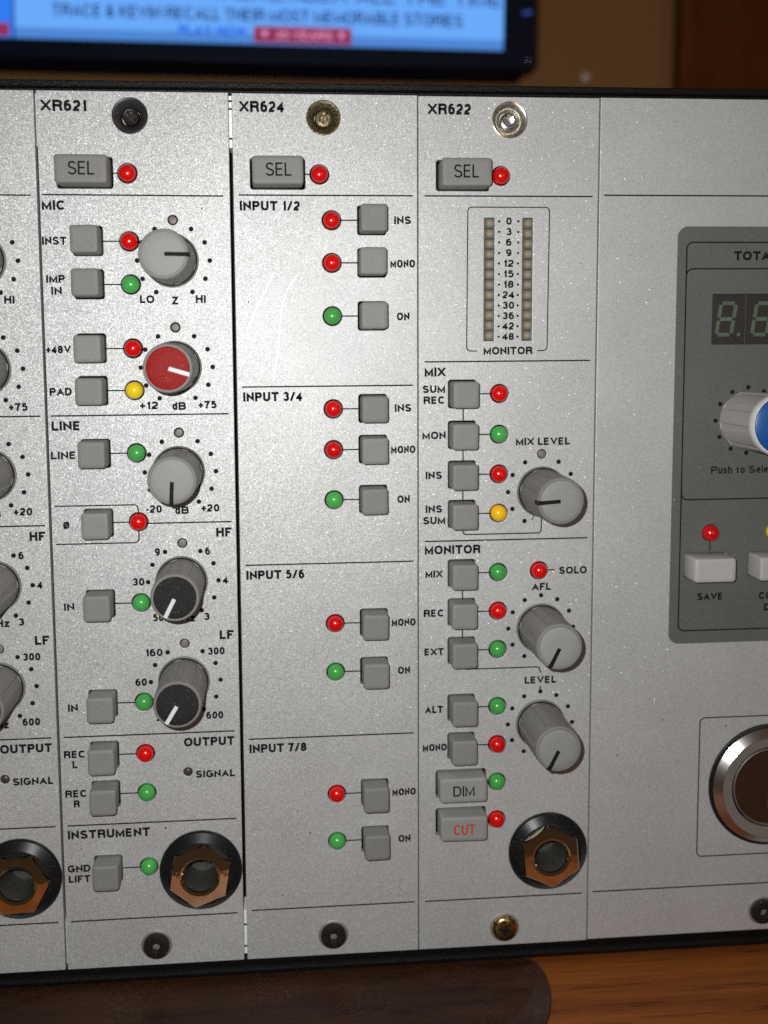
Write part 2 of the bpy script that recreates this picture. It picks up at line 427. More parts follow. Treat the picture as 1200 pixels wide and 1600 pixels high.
def arc(cx, cy, rx, ry, a0, a1, n=None):
    n = n or max(4, int(abs(a1-a0)/15))
    sg = lambda v: math.copysign(abs(v)**0.84, v)      # a little squarer than an ellipse
    return [(cx + rx*sg(cos(radians(a0+(a1-a0)*i/n))), cy + ry*sg(sin(radians(a0+(a1-a0)*i/n)))) for i in range(n+1)]
Sx = arc(.5, .745, .44, .255, 25, 180, 9) + [(.13, .63), (.5, .53), (.86, .40)] + arc(.5, .27, .5, .27, 20, -165, 12)
S_ = arc(.5, .74, .45, .26, 22, 185, 10) + [(.13, .61), (.28, .545), (.5, .50), (.74, .45), (.92, .37)] + arc(.5, .27, .5, .27, 0, -163, 11)
G = {  # width / cap height, strokes (polyline, square caps, closed)
 'A': (0.86, [([(0, 0), (.5, 1), (1, 0)], 1, 0), ([(.2, .30), (.8, .30)], 0, 0)]),
 'B': (0.76, [([(0, 0), (0, 1), (.55, 1)] + arc(.58, .76, .34, .24, 90, -90) + [(0, .52)], 1, 0), ([(0, .52), (.55, .52)] + arc(.62, .26, .38, .26, 90, -90) + [(0, 0)], 1, 0)]),
 'C': (0.84, [(arc(.5, .5, .5, .5, 38, 322, 22), 0, 0)]),
 'D': (0.8, [([(0, 0), (0, 1), (.42, 1)] + arc(.45, .5, .55, .5, 90, -90, 14) + [(.42, 0)], 0, 1)]),
 'E': (0.7, [([(1, 1), (0, 1), (0, 0), (1, 0)], 0, 0), ([(0, .52), (.93, .52)], 0, 0)]),
 'F': (0.66, [([(1, 1), (0, 1), (0, 0)], 1, 0), ([(0, .5), (.88, .5)], 0, 0)]),
 'G': (0.86, [(arc(.5, .5, .5, .5, 40, 345, 24), 0, 0), ([(1, 0), (1, .45), (.54, .45)], 0, 0)]),
 'H': (0.77, [([(0, 0), (0, 1)], 1, 0), ([(1, 0), (1, 1)], 1, 0), ([(0, .53), (1, .53)], 0, 0)]),
 'I': (0, [([(0, 0), (0, 1)], 1, 0)]),
 'K': (0.82, [([(0, 0), (0, 1)], 1, 0), ([(1, 1), (0, .36)], 1, 0), ([(.35, .60), (1, 0)], 1, 0)]),
 'L': (0.61, [([(0, 1), (0, 0), (1, 0)], 1, 0)]),
 'M': (0.92, [([(0, 0), (0, 1), (.5, 0), (1, 1), (1, 0)], 1, 0)]),
 'N': (0.77, [([(0, 0), (0, 1), (1, 0), (1, 1)], 1, 0)]),
 'O': (0.9, [(arc(.5, .5, .5, .5, 0, 345, 23), 0, 1)]),
 'Ø': (.79, [(arc(.5, .5, .5, .46, 0, 345, 23), 0, 1), ([(.08, 0), (.92, 1)], 1, 0)]),
 'P': (0.73, [([(0, 0), (0, 1), (.58, 1)] + arc(.62, .735, .38, .265, 90, -90) + [(0, .47)], 1, 0)]),
 'R': (0.8, [([(0, 0), (0, 1), (.58, 1)] + arc(.62, .75, .36, .25, 90, -90) + [(0, .5)], 1, 0), ([(.55, .5), (.80, .45), (.93, .34), (.95, .12), (1, 0)], 1, 0)]),
 'S': (0.77, [(S_, 0, 0)]),
 'T': (0.77, [([(.5, 0), (.5, 1)], 1, 0), ([(0, 1), (1, 1)], 1, 0)]),
 'U': (0.77, [([(0, 1), (0, .36)] + arc(.5, .36, .5, .36, 180, 360, 12) + [(1, 1)], 1, 0)]),
 'V': (0.84, [([(0, 1), (.5, 0), (1, 1)], 1, 0)]),
 'W': (1.2, [([(0, 1), (.25, 0), (.5, 1), (.75, 0), (1, 1)], 1, 0)]),
 'X': (0.84, [([(0, 0), (1, 1)], 1, 0), ([(0, 1), (1, 0)], 1, 0)]),
 'Y': (0.84, [([(0, 1), (.5, .42), (1, 1)], 1, 0), ([(.5, .42), (.5, 0)], 1, 0)]),
 'Z': (0.76, [([(0, 1), (1, 1), (0, 0), (1, 0)], 1, 0)]),
 '0': (0.62, [(arc(.5, .5, .5, .5, 0, 345, 23), 0, 1)]),
 '1': (0.36, [([(1, 0), (1, 1)], 1, 0), ([(1, .93), (.75, .80), (0, .75)], 0, 0)]),
 '2': (0.62, [(arc(.5, .69, .48, .31, 170, -28, 14) + [(.12, .20), (0, 0), (1, 0)], 0, 0)]),
 '3': (0.62, [(arc(.5, .745, .44, .255, 160, -80, 12), 0, 0), (arc(.5, .27, .5, .27, 95, -160, 14), 0, 0)]),
 '4': (0.64, [([(.74, 0), (.74, 1), (0, .32), (0, .25), (1, .25)], 1, 0)]),
 '5': (0.62, [([(.93, 1), (.22, 1), (.08, .50)], 0, 0), ([(.08, .50)] + arc(.48, .32, .52, .32, 130, -155, 14), 0, 0)]),
 '6': (0.62, [(arc(.5, .31, .5, .31, 0, 345, 23), 0, 1), (arc(.56, .52, .56, .48, 62, 190, 12), 0, 0)]),
 '7': (0.6, [([(0, 1), (1, 1), (.6, .52), (.38, 0)], 1, 0)]),
 '8': (0.63, [(arc(.5, .75, .42, .25, 0, 345, 20), 0, 1), (arc(.5, .27, .5, .27, 0, 345, 23), 0, 1)]),
 '9': (0.62, [(arc(.5, .69, .5, .31, 0, 345, 23), 0, 1), (arc(.44, .48, .56, .48, 242, 370, 12), 0, 0)]),
 '+': (.50, [([(0, .42), (1, .42)], 1, 0), ([(.5, .14), (.5, .70)], 1, 0)]),
 '-': (.28, [([(0, .38), (1, .38)], 1, 0)]),
 '/': (.52, [([(0, 0), (1, 1)], 1, 0)]),
 '&': (.75, [([(1, 0), (.2, .7)] + arc(.42, .82, .25, .18, 180, 0, 8) + [(.5, .6), (.1, .42)] + arc(.35, .24, .35, .24, 150, 300, 8) + [(.95, .45)], 0, 0)]),
 ' ': (.24, []),
 'd': (.50, [([(1, 0), (1, 1)], 1, 0), (arc(.5, .36, .5, .36, 0, 345, 20), 0, 1)]),
 'z': (.44, [([(0, .70), (1, .70), (0, 0), (1, 0)], 1, 0)]),
 'k': (.47, [([(0, 0), (0, 1)], 1, 0), ([(.95, .72), (0, .22)], 1, 0), ([(.35, .42), (1, 0)], 1, 0)]),
 'u': (.46, [([(0, .72), (0, .26)] + arc(.5, .26, .5, .26, 180, 360, 10), 1, 0), ([(1, 0), (1, .72)], 1, 0)]),
 's': (.45, [([(x, y*.72) for x, y in S_], 0, 0)]),
 'h': (.46, [([(0, 0), (0, 1)], 1, 0), ([(0, .46)] + arc(.5, .46, .5, .26, 180, 0, 10) + [(1, 0)], 1, 0)]),
 't': (.40, [([(.45, .92), (.45, .12), (.6, 0), (1, 0)], 0, 0), ([(0, .70), (1, .70)], 0, 0)]),
 'o': (.51, [(arc(.5, .36, .5, .36, 0, 345, 20), 0, 1)]),
 'e': (.50, [([(0, .38)] + [(.98, .38)] + arc(.5, .36, .5, .36, 5, 315, 18), 0, 0)]),
 'l': (0, [([(0, 0), (0, 1)], 1, 0)]),
 'c': (.47, [(arc(.5, .36, .5, .36, 45, 315, 16), 0, 0)]),
}
STYLE = {'T': (3.15, .76), 'H': (2.75, .69), 'S': (2.30, .57), 'L': (2.25, .43), 'B': (3.75, .48), 'C': (3.3, .48), 'N': (2.15, .52)}
def text_mesh(s, width, cap, t, mat='ink', h=0.012):
    """stroke lettering from x = 0 to x = width on the baseline z = 0"""
    gap = .115*cap
    nat = sum(G[c][0]*cap for c in s); k = 1.0
    fixed = sum(max(t - G[c][0]*cap, 0) for c in s if c != ' ')
    if width: k = max(0.35, (width - fixed) / (nat + gap*(len(s)-1)))
    mb = MB(); x = 0
    for c in s:
        gw, strokes = G[c]; w = max(gw*cap*k, t) if c != ' ' else gw*cap*k
        for pts, sq, cl in strokes:
            q = [(x + t/2 + px*(w-t), t/2 + py*(cap-t)) for px, py in pts]
            ribbon(mb, q, t, h, square=bool(sq), ymin=0, ymax=cap, closed=bool(cl))
        x += w + gap*k
    return mesh('lettering', mb, mat)
def word(parent, s, x0, x1, z, style='S', h=0.0, mat='ink'):
    cap, t = STYLE[style]
    if h == 0.0: h = 0.012
    o = put('lettering', text_mesh(s, x1-x0, cap, t, mat), parent, (x0, z, h-0.012))
    o['label'] = ('red' if mat == 'ink_red' else 'black') + ' printed lettering reading ' + s
    return o
def line(parent, pts, t=0.42, name='printed_line'):
    mb = MB(); ribbon(mb, pts, t, square=False)
    return put(name, mesh(name, mb, 'ink'), parent)
def fillet(pts, r, n=5):
    out = [pts[0]]
    for a, b, c in zip(pts, pts[1:], pts[2:]):
        la, lc = hypot(a[0]-b[0], a[1]-b[1]), hypot(c[0]-b[0], c[1]-b[1])
        p = (b[0]+(a[0]-b[0])*r/la, b[1]+(a[1]-b[1])*r/la); q = (b[0]+(c[0]-b[0])*r/lc, b[1]+(c[1]-b[1])*r/lc)
        for i in range(n+1):
            u = i/n; out.append(((1-u)**2*p[0]+2*u*(1-u)*b[0]+u*u*q[0], (1-u)**2*p[1]+2*u*(1-u)*b[1]+u*u*q[1]))
    return out + [pts[-1]]

# ------------------------------------------------------------------ shared part meshes
def button_mesh(w, d, hh, mat='button'):
    r = 0.9
    return mesh('button', loft([(rrect(w+.02, d+.02, r), -1.5), (rrect(w+.02, d+.02, r), 0.4), (rrect(w, d, r), hh-.55), (rrect(w-.22, d-.22, r), hh-.2),
                 (rrect(w-.7, d-.7, r*.8), hh), (rrect(w-2.6, d-2.6, r*.5), hh-.06)]), mat, 50)
HB = 5.8
BTN = button_mesh(7.75, 7.8, HB)
BTN_WIDE = button_mesh(14.55, 7.95, HB)
BTN_LIGHT = button_mesh(12.9, 7.4, 6.4, 'button_light')
BTN_TALL = button_mesh(14.6, 7.7, HB-.7, 'button_mid')
def led_mesh(c):
    prof = [(2.55, -1.5), (2.5, 0.35)] + [(2.5*cos(radians(a)), 0.35 + 2.15*sin(radians(a))) for a in range(10, 90, 10)] + [(0, 2.5)]
    return mesh('led', lathe(prof, 32), 'led_'+c, 60)
LED = {c: led_mesh(c) for c in ('red', 'green', 'yellow', 'amber')}
SMALL_LED = mesh('signal_led', lathe([(1.35, -1.5), (1.3, -.2), (1.1, .15), (.6, .35), (0, .42)], 24), 'led_dark', 60)
TRIM = mesh('trim_hole', lathe([(1.12, -1.2), (1.1, -.35), (.9, -.28), (0, -.25)], 20), 'trim_pale', 60)
def dots_mesh(r, angles):
    mb = MB()
    for a in angles:
        o = mb.pts([P(r*cos(radians(a)) + .70*cos(2*pi*i/16), r*sin(radians(a)) + .70*sin(2*pi*i/16), .012) for i in range(16)])
        mb.f.append(tuple(range(o, o+16)))
    return mesh('scale_dots', mb, 'ink')
RING_HOLE = [60, 30, 0, -30, -60, 120, 150, 180, 210, 240]
DOTS_A = dots_mesh(10.4, RING_HOLE)
DOTS_B = dots_mesh(10.2, RING_HOLE + [90])

def flute(k, a, depth, n):
    u = (a*n/(2*pi) + 0.13) % 1.0
    return 1.0 - (depth if u > 0.74 else 0)
KH = 18.7
def knob_meshes(rb, rt, hh, n=6):
    N = n*22
    dep = lambda k, a: flute(k, a, 0.05, n) if 2 <= k <= 3 else 1
    body = lathe([(rb-.6, 1.1), (rb-.32, 1.15), (rb-.28, 1.3), (rt+.05, hh-2.0), (rt+.05, hh-1.6), (rt-.1, hh-.35), (rt-.45, hh), (rt-.85, hh), (rt-.9, hh-.25)], N, dep)
    skirt = lathe([(rb+.2, .2), (rb+.42, .4), (rb+.4, .9), (rb+.2, 1.1), (rb+.02, 1.0)], 56, capend=False)
    cap = lathe([(rt-.9, hh-.3), (rt-.95, hh+.05), (rt-1.2, hh+.16), (rt*.5, hh+.3), (0, hh+.34)], 56)
    return body, skirt, cap
kb, ks, kc = knob_meshes(7.35, 6.85, KH)
K_BODY = mesh('knob', kb, 'knob', 28)
K_SKIRT = mesh('skirt', ks, 'knob', 40)
K_GROOVE = mesh('groove_shade', lathe([(7.45, .95), (6.5, .95)], 56, capend=False), 'void')  # flat black ring imitates the shade between skirt and body
K_CAP = {c: mesh('cap', kc, m, 40) for c, m in (('grey', 'cap'), ('red', 'cap_red'), ('black', 'cap_black'))}
def pointer_mesh(rt, hh, mat):
    return mesh('pointer', box(MB(), 0.3, rt-.75, -.55, .55, hh, hh+.40), mat)
K_PTR = {m: pointer_mesh(6.85, KH, 'pointer_'+m) for m in ('black', 'white')}
NOTCH = mesh('pointer_notch', box(MB(), 6.0, 6.93, -.6, .6, KH-2.6, KH+.05), 'pointer_black')

def make_knob(parent, x, z, color, ang, dots=DOTS_A, tilt=(0, 0), label=None, dx=0.0, dz=0.0):
    k = put('knob', K_BODY, parent, (x+dx, z+dz, 0), label)
    k.rotation_euler = (radians(tilt[1]), radians(-ang), radians(tilt[0]))
    put('skirt', K_SKIRT, k); put('groove_shade', K_GROOVE, k); put('cap', K_CAP[color], k)
    pc = 'white' if color in ('red', 'black') else 'black'
    put('pointer', K_PTR[pc], k)
    if pc == 'black': put('pointer_notch', NOTCH, k)
    put('scale_dots', dots, parent, (x, z, 0))
    return k

# jack: conical black ring, chrome hexagon nut, bore
J_RING = mesh('jack_socket', lathe([(12.5, 0.0), (12.6, .7), (12.2, 1.2), (10.0, 2.9), (9.7, 3.0), (9.6, 2.6), (6.0, 2.6), (5.5, 2.5)], 72, capend=False), 'black', 12)
def hexo(r, n=6, per=6):
    out = []
    for i in range(n):
        a, b = 2*pi*i/n, 2*pi*(i+1)/n
        for k in range(per):
            u = k/per; out.append((r*((1-u)*cos(a)+u*cos(b)), r*((1-u)*sin(a)+u*sin(b))))
    return out
def nut_mesh():
    n = 36
    rnd = lambda r: [(r*cos(2*pi*i/n), r*sin(2*pi*i/n)) for i in range(n)]
    hx = hexo(9.9); mid = [(x*.95, z*.95) for x, z in hx]
    # top face very slightly domed so that it mirrors the table below and the dark room above
    secs = [(hx, 2.4), (hx, 4.2), ([(x*.975, z*.975) for x, z in hx], 4.42), ([(x*.80, z*.80) for x, z in hx], 4.43), (rnd(6.1), 4.44), (rnd(5.6), 4.3), (rnd(5.2), 3.9), (rnd(5.15), -6)]
    return mesh('nut', loft(secs, cap=False), 'chrome', 12)
J_NUT = nut_mesh()
J_BORE = mesh('bore', lathe([(5.12, 3.4), (4.7, 1.8), (4.6, -2), (4.6, -7), (3.2, -7.3), (0, -7.4)], 40), 'socket', 40)
J_CONTACT = mesh('contact', lathe([(2.4, -6.5), (2.2, -5.4), (1.6, -5.2), (0, -5.2)], 20), 'void', 40)
def make_jack(parent, x, z, rot, label=None):
    j = put('jack_socket', J_RING, parent, (x, z, 0), label)
    put('nut', J_NUT, j, rot=(0, radians(-rot), 0))
    put('bore', J_BORE, j); put('contact', J_CONTACT, j, (-.8, 1.2, 0))

# screws
CUP = lambda mat, r=5.0: mesh('screw', lathe([(r, -.1), (r, .28), (r-.3, .42), (r-.7, .3), (r*.55, -1.3), (r*.5, -2.2), (r*.5, -3.6)], 40), mat, 35)
def hexsocket(r_out, h, r_hex, depth, mat, name='screw_head'):
    n = 36
    rnd = lambda r: [(r*cos(2*pi*i/n), r*sin(2*pi*i/n)) for i in range(n)]
    secs = [(rnd(r_out), h-3), (rnd(r_out), h-.7), (rnd(r_out*.93), h-.25), (rnd(r_out*.75), h), (rnd(r_hex*1.12), h+.03), (hexo(r_hex), h-.12), (hexo(r_hex), h-depth)]
    return mesh(name, loft(secs), mat, 32)
def phillips(r, h, mat):
    mb = loft([([(r*k*cos(2*pi*i/36), r*k*sin(2*pi*i/36)) for i in range(36)], h+z) for k, z in ((1, -1.8), (1, -.2), (.93, .35), (.8, .75), (.62, .95), (.3, 1.0))])
    return mesh('screw', mb, mat, 40)
def cross_mesh(L, w, h):
    mb = MB(); box(mb, -L, L, -w, w, h-.7, h); box(mb, -w, w, -L, L, h-.7, h+.004); return mesh('cross_shade', mb, 'void')  # slightly proud black cross, painted shade in place of a cut recess
SCREW_RUBBER, SCREW_TARN, SCREW_SILVER = CUP('rubber', 5.1), CUP('dirty_brass', 5.0), CUP('silver_cup', 5.3)
HEAD_DARK = hexsocket(2.45, -.7, 1.15, 1.3, 'black_screw')
HEAD_RING = hexsocket(2.4, -.2, 1.75, 1.8, 'steel_dull')
HEAD_BLACK = hexsocket(2.4, -.2, 1.75, 1.8, 'black_screw')
HEAD_TARN = hexsocket(2.5, -.2, 1.1, 1.2, 'dirty_brass')
HEAD_SILVER = hexsocket(2.6, -.9, 1.6, 1.6, 'steel')
SCREW_LOW = hexsocket(4.0, 1.7, 1.35, 1.4, 'black_screw', 'screw')
SCREW_BRASS = phillips(4.15, .9, 'brass')
BRASS_CROSS = cross_mesh(1.75, .42, 1.93)
RECESS = mesh('recess_floor', loft([(hexo(1.3), .6), (hexo(1.3), .75), (hexo(.6), 1.0)]), 'trim_pale', 30)
LOW_WASH = mesh('washer', lathe([(4.7, 0), (4.7, .15), (4.4, .3), (3.9, .3)], 40, capend=False), 'steel_dull', 40)

def screw(parent, x, z, kind, label=None):
    if kind == 'low':
        s = put('screw', SCREW_LOW, parent, (x, z, 0), label, rot=(0, radians(random.uniform(0, 60)), 0)); put('washer', LOW_WASH, s); put('recess_floor', RECESS, s)
    elif kind == 'brass':
        s = put('screw', SCREW_BRASS, parent, (x, z, 0), label, rot=(0, radians(8), 0)); put('washer', LOW_WASH, s); put('cross_shade', BRASS_CROSS, s)
    else:
        cup, head = {'rubber': (SCREW_RUBBER, HEAD_BLACK), 'tarn': (SCREW_TARN, HEAD_TARN), 'silver': (SCREW_SILVER, HEAD_SILVER)}[kind]
        s = put('screw', cup, parent, (x, z, 0), label); put('screw_head', head, s, (0.1, -.1, 0))
        if kind == 'rubber': put('screw_tip', HEAD_DARK, s, (0.1, -.1, -.6))

def button(parent, x, z, txt=None, wide=False, me=None, tcol='ink', label=None, cx=None):
    me = me or (BTN_WIDE if wide else BTN)
    b = put('button', me, parent, (x + random.uniform(-.12, .12), z + random.uniform(-.12, .12), random.uniform(-.2, .15)), label)
    b.rotation_euler = (radians(random.uniform(-1.0, 1.0)), radians(random.uniform(-.8, .8)), radians(random.uniform(-1.0, 1.0)))
    if txt:
        w = 7.3 if txt == 'SEL' else 6.6
        st = 'B' if txt == 'SEL' else 'C'
        word(b, txt, -w/2 + (cx or 0), w/2 + (cx or 0), -1.75, st, h=(me is BTN_TALL)*-.7 + HB, mat=tcol)
    return b

def led(parent, x, z, color):
    o = put('led', LED[color], parent, (x, z, random.uniform(-.25, .1)))
    o.rotation_euler = (radians(random.uniform(-2, 2)), 0, radians(random.uniform(-2, 2)))
    return o

ZTOP = 262.5
TRIM_Z = [(37.5, 226.6), (37.5, 195.8), (37.8, 165.0), (38.0, 132.0), (38.0, 101.4)]

# ------------------------------------------------------------------ module with five knobs (built twice)
BTN621 = [(13.3, 220.6), (13.3, 208.3), (13.3, 189.9), (13.4, 177.6), (13.6, 159.2), (13.8, 138.6), (13.6, 114.3), (13.4, 83.8), (13.4, 67.8), (13.4, 55.5), (13.4, 31.9)]
LED621 = [(25.0, 220.5, 'red'), (25.1, 208.2, 'green'), (25.2, 189.8, 'red'), (25.3, 177.6, 'yellow'), (25.4, 159.2, 'green'), (25.4, 138.7, 'red'),
          (25.5, 114.3, 'green'), (25.5, 83.8, 'green'), (25.5, 67.8, 'red'), (25.6, 55.5, 'green'), (25.6, 31.9, 'green')]
TEXT621 = [('XR621', 1.4, 14.1, 256.8, 'T'), ('MIC', .7, 7.3, 229.3, 'H'), ('LINE', 1.2, 9.5, 166.1, 'H'), ('HF', 48.1, 52.7, 133.7, 'H'), ('LF', 48.5, 52.7, 102.4, 'H'),
  ('OUTPUT', 37.1, 52.3, 69.4, 'H'), ('INSTRUMENT', 1.6, 26.2, 41.7, 'H'), ('INST', .4, 7.3, 219.5, 'S'), ('IMP', 1.2, 6.5, 208.7, 'S'), ('IN', 2.5, 5.5, 205.3, 'S'),
  ('LO', 27.6, 31.7, 202.8, 'S'), ('Z', 36.8, 38.5, 202.4, 'S'), ('HI', 43.6, 46.5, 202.8, 'S'), ('+48V', .5, 7.5, 188.5, 'S'), ('PAD', 1.0, 7.3, 176.3, 'S'),
  ('+12', 26.7, 32.0, 172.0, 'S'), ('dB', 36.1, 40.1, 171.7, 'S'), ('+75', 43.7, 49.0, 172.0, 'S'), ('LINE', .7, 7.9, 157.7, 'S'), ('-20', 27.7, 32.3, 141.3, 'S'),
  ('dB', 36.2, 40.2, 140.8, 'S'), ('+20', 43.9, 49.2, 141.3, 'S'), ('Ø', 3.5, 5.3, 137.0, 'S'), ('9', 29.9, 31.4, 128.4, 'S'), ('6', 44.7, 46.2, 128.3, 'S'),
  ('30', 23.1, 26.6, 119.5, 'S'), ('4', 49.7, 51.3, 119.4, 'S'), ('50', 28.8, 32.0, 108.5, 'S'), ('kHz', 35.2, 41.3, 108.1, 'S'), ('3', 43.9, 45.6, 108.4, 'S'),
  ('IN', 2.9, 5.9, 112.5, 'S'), ('160', 26.3, 31.4, 97.8, 'S'), ('300', 44.8, 49.9, 97.7, 'S'), ('60', 23.1, 26.5, 88.8, 'S'), ('30', 28.8, 32.0, 77.7, 'S'),
  ('Hz', 35.8, 39.9, 77.2, 'S'), ('600', 44.0, 49.1, 77.8, 'S'), ('IN', 3.0, 5.9, 81.6, 'S'), ('REC', 1.3, 7.7, 67.2, 'S'), ('L', 3.7, 5.2, 64.0, 'S'),
  ('SIGNAL', 40.4, 52.3, 59.4, 'S'), ('REC', 1.3, 7.8, 54.9, 'S'), ('R', 3.7, 5.5, 51.7, 'S'), ('GND', 1.2, 8.0, 31.2, 'S'), ('LIFT', 1.4, 7.9, 27.9, 'S')]

def jack_hole(x, z): return circ(x, z, 8.0)
def panel(parent, x0, x1, holes, z1=ZTOP, z0=0.0):
    return put('front_panel', plate('front_panel', rect(x0, x1, z0, z1), holes, 2.5, 'paint'), parent)

def knob_module(x_off, right, label, group, pointers, jack_rot, low=True):
    t = thing('rack_module', label, 'audio module', (x_off, 0, 0), group)
    holes = [circ(x, z, 2.86) for x, z, c in LED621 + [(25.0, 239.7, 'red')]] + [circ(x, z, 1.45, 24) for x, z in TRIM_Z] + [circ(38.1, 61.4, 1.4, 24)]
    holes += [circ(26.2, 255.7, 4.9), circ(27.3, 6.6, 3.9), jack_hole(41.4, 30.3)]
    holes += [[(x+a, z+b) for a, b in rrect(8.5, 8.5, .8)] for x, z in BTN621] + [[(13.0+a, 239.8+b) for a, b in rrect(15.9, 8.9, .8)]]
    panel(t, .15, right, holes)
    button(t, 13.0, 239.8, 'SEL', wide=True, cx=.2, label='wide grey button marked SEL')
    led(t, 25.0, 239.7, 'red')
    for x, z in BTN621: button(t, x, z)
    for x, z, c in LED621: led(t, x, z, c)
    put('signal_led', SMALL_LED, t, (38.1, 61.4, 0), 'dark unlit signal lamp')
    for x, z in TRIM_Z: put('trim_hole', TRIM, t, (x, z, 0))
    spec = [(37.5, 215.0, 'grey', 'grey'), (37.7, 184.2, 'red', 'red capped'), (38.0, 153.4, 'grey', 'grey'), (38.1, 120.5, 'black', 'black capped'), (38.1, 89.9, 'black', 'black capped')]
    for (x, z, c, w), ang in zip(spec, pointers):
        make_knob(t, x, z, c, ang, dx=-.5, tilt=(random.uniform(-.5, .5), random.uniform(-.5, .5)), label='%s knob with fluted side' % w)
    make_jack(t, 41.4, 30.3, jack_rot)
    screw(t, 26.2, 255.7, 'rubber', 'deep black cup screw'); screw(t, 27.3, 6.6, 'low', 'small black socket screw')
    for s, x0, x1, z, st in TEXT621: word(t, s, x0, x1, z, st)
    for pts in ([(.9, 233.6), (52.2, 233.4)], [(1.1, 170.4), (52.5, 170.4)], [(28.0, 138.2), (52.7, 138.2)], [(1.5, 73.75), (52.4, 73.75)], [(1.5, 46.0), (52.4, 46.0)], [(1.6, 15.5), (52.3, 15.5)]):
        line(t, pts)
    line(t, fillet([(1.2, 143.85), (25.4, 143.85), (25.4, 132.5), (1.2, 132.5)], 1.5), .38)
    for (bx, bz), (lx, lz, c) in zip(BTN621, LED621): line(t, [(bx+3.5, lz), (lx-2.3, lz)], .38)
    line(t, [(19, 239.7), (23, 239.7)], .38)
    return t

knob_module(-54.4, 53.85, 'leftmost silver rack module, cut off by the picture edge, its knobs half in view', None, [-70, -40, -60, -100, -80], 2)
knob_module(0, 54.05, 'silver rack module marked XR621 with five knobs and a red capped one', None, [-1, -17, -93, -117, -121], 20.7)

# ------------------------------------------------------------------ module XR624
t = thing('rack_module', 'silver rack module marked XR624 with four input sections and no knobs', 'audio module', (54.4, 0, 0))
O = 54.4
rows = [(226.6, 'red', 'INS'), (214.3, 'red', 'MONO'), (198.8, 'green', 'ON'), (171.4, 'red', 'INS'), (159.2, 'red', 'MONO'), (144.1, 'green', 'ON'),
        (106.2, 'red', 'MONO'), (91.1, 'green', 'ON'), (52.4, 'red', 'MONO'), (37.2, 'green', 'ON')]
LX, BX = 83.4-O, 95.2-O
holes = [circ(LX, z, 2.86) for z, c, s in rows] + [circ(80.0-O, 239.7, 2.86), circ(81.3-O, 255.7, 4.8), circ(81.9-O, 6.7, 3.9)]
holes += [[(BX+a, z+b) for a, b in rrect(8.5, 8.5, .8)] for z, c, s in rows] + [[(67.9-O+a, 239.8+b) for a, b in rrect(15.9, 8.9, .8)]]
panel(t, 0.62, 54.3, holes, ZTOP-.1)
button(t, 67.9-O, 239.8, 'SEL', wide=True, cx=.2, label='wide grey button marked SEL'); led(t, 80.0-O, 239.7, 'red')
line(t, [(74-O, 239.7), (78-O, 239.7)], .38)
for z, c, s in rows:
    button(t, BX, z); led(t, LX, z, c); line(t, [(LX+2.2, z), (BX-3.5, z)], .38)
    if s == 'ON': word(t, s, 102.5-O, 106.3-O, z-1.35)
    elif s == 'INS': word(t, s, 101.8-O, 106.8-O, z-1.1)
    else: word(t, s, 100.6-O, 108.0-O, z-1.4)
word(t, 'XR624', 57.2-O, 70.0-O, 257.1, 'T')
for s, z in (('INPUT 1/2', 229.3), ('INPUT 3/4', 173.9), ('INPUT 5/6', 120.4), ('INPUT 7/8', 66.5)): word(t, s, 56.8-O, 74.2-O, z, 'H')
for z in (233.7, 178.2, 124.8, 70.9, 16.0): line(t, [(56.6-O, z), (107.4-O, z)])
screw(t, 81.3-O, 255.7, 'tarn', 'tarnished olive brown cup screw'); screw(t, 81.9-O, 6.7, 'low', 'small black socket screw')
for pts in ([(70, 231), (66.5, 226.5)], [(59, 220.8), (61, 221.2), (62, 220.3)], [(66.5, 211.5), (60, 199), (58.4, 195)], [(73, 210.5), (70, 206), (68.5, 201), (67.4, 190), (65.8, 180)],
            [(86, 250), (89.5, 248.5), (90.6, 245.5), (88, 244.6)], [(76, 251.5), (78.5, 252.8)], [(98, 128.5), (101.5, 126.2), (104.5, 125.8), (107, 124)], [(94, 117.5), (96.5, 116), (100, 117)],
            [(75, 127.3), (78, 127.0), (81.5, 127.6)], [(64, 158), (66, 161)]):
    mb = MB(); ribbon(mb, fillet([(x-O, z) for x, z in pts], .8) if len(pts) > 2 else [(x-O, z) for x, z in pts], .15, square=False)
    put('scratch', mesh('scratch', mb, 'scratch'), t)

# ------------------------------------------------------------------ module XR622
t = thing('rack_module', 'silver rack module marked XR622 with level meters, three knobs, DIM and CUT buttons', 'audio module', (108.8, 0, 0))
O = 108.8
LX, BX = 133.55-O, 122.2-O
rows = [(175.4, 'red'), (163.1, 'green'), (151.0, 'red'), (139.0, 'amber'), (120.7, 'green'), (108.6, 'red'), (96.5, 'green'), (78.4, 'green'), (66.2, 'red')]
wide = [(239.6, 'red', 'SEL'), (54.1, 'green', 'DIM'), (41.8, 'red', 'CUT')]
holes = [circ(LX, z, 2.86) for z, *_ in rows + wide] + [circ(146.3-O, 120.9, 2.86), circ(136.0-O, 255.6, 5.1), circ(136.3-O, 6.0, 3.9), circ(146.8-O, 156.9, 1.45, 24), jack_hole(149.9-O, 30.9)]
holes += [[(BX+a, z+b) for a, b in rrect(8.5, 8.5, .8)] for z, c in rows] + [[(BX+a, z+b) for a, b in rrect(15.9, 8.9, .8)] for z, c, s in wide]
MX = (130.2-O, 141.75-O)
holes += [rect(x-1.55, x+1.55, 191.2, 227.4) for x in MX]
panel(t, 0.2, 54.2, holes, ZTOP-.25)
for z, c in rows:
    button(t, BX, z); led(t, LX, z, c); line(t, [(BX+3.5, z), (LX-2.2, z)], .38)
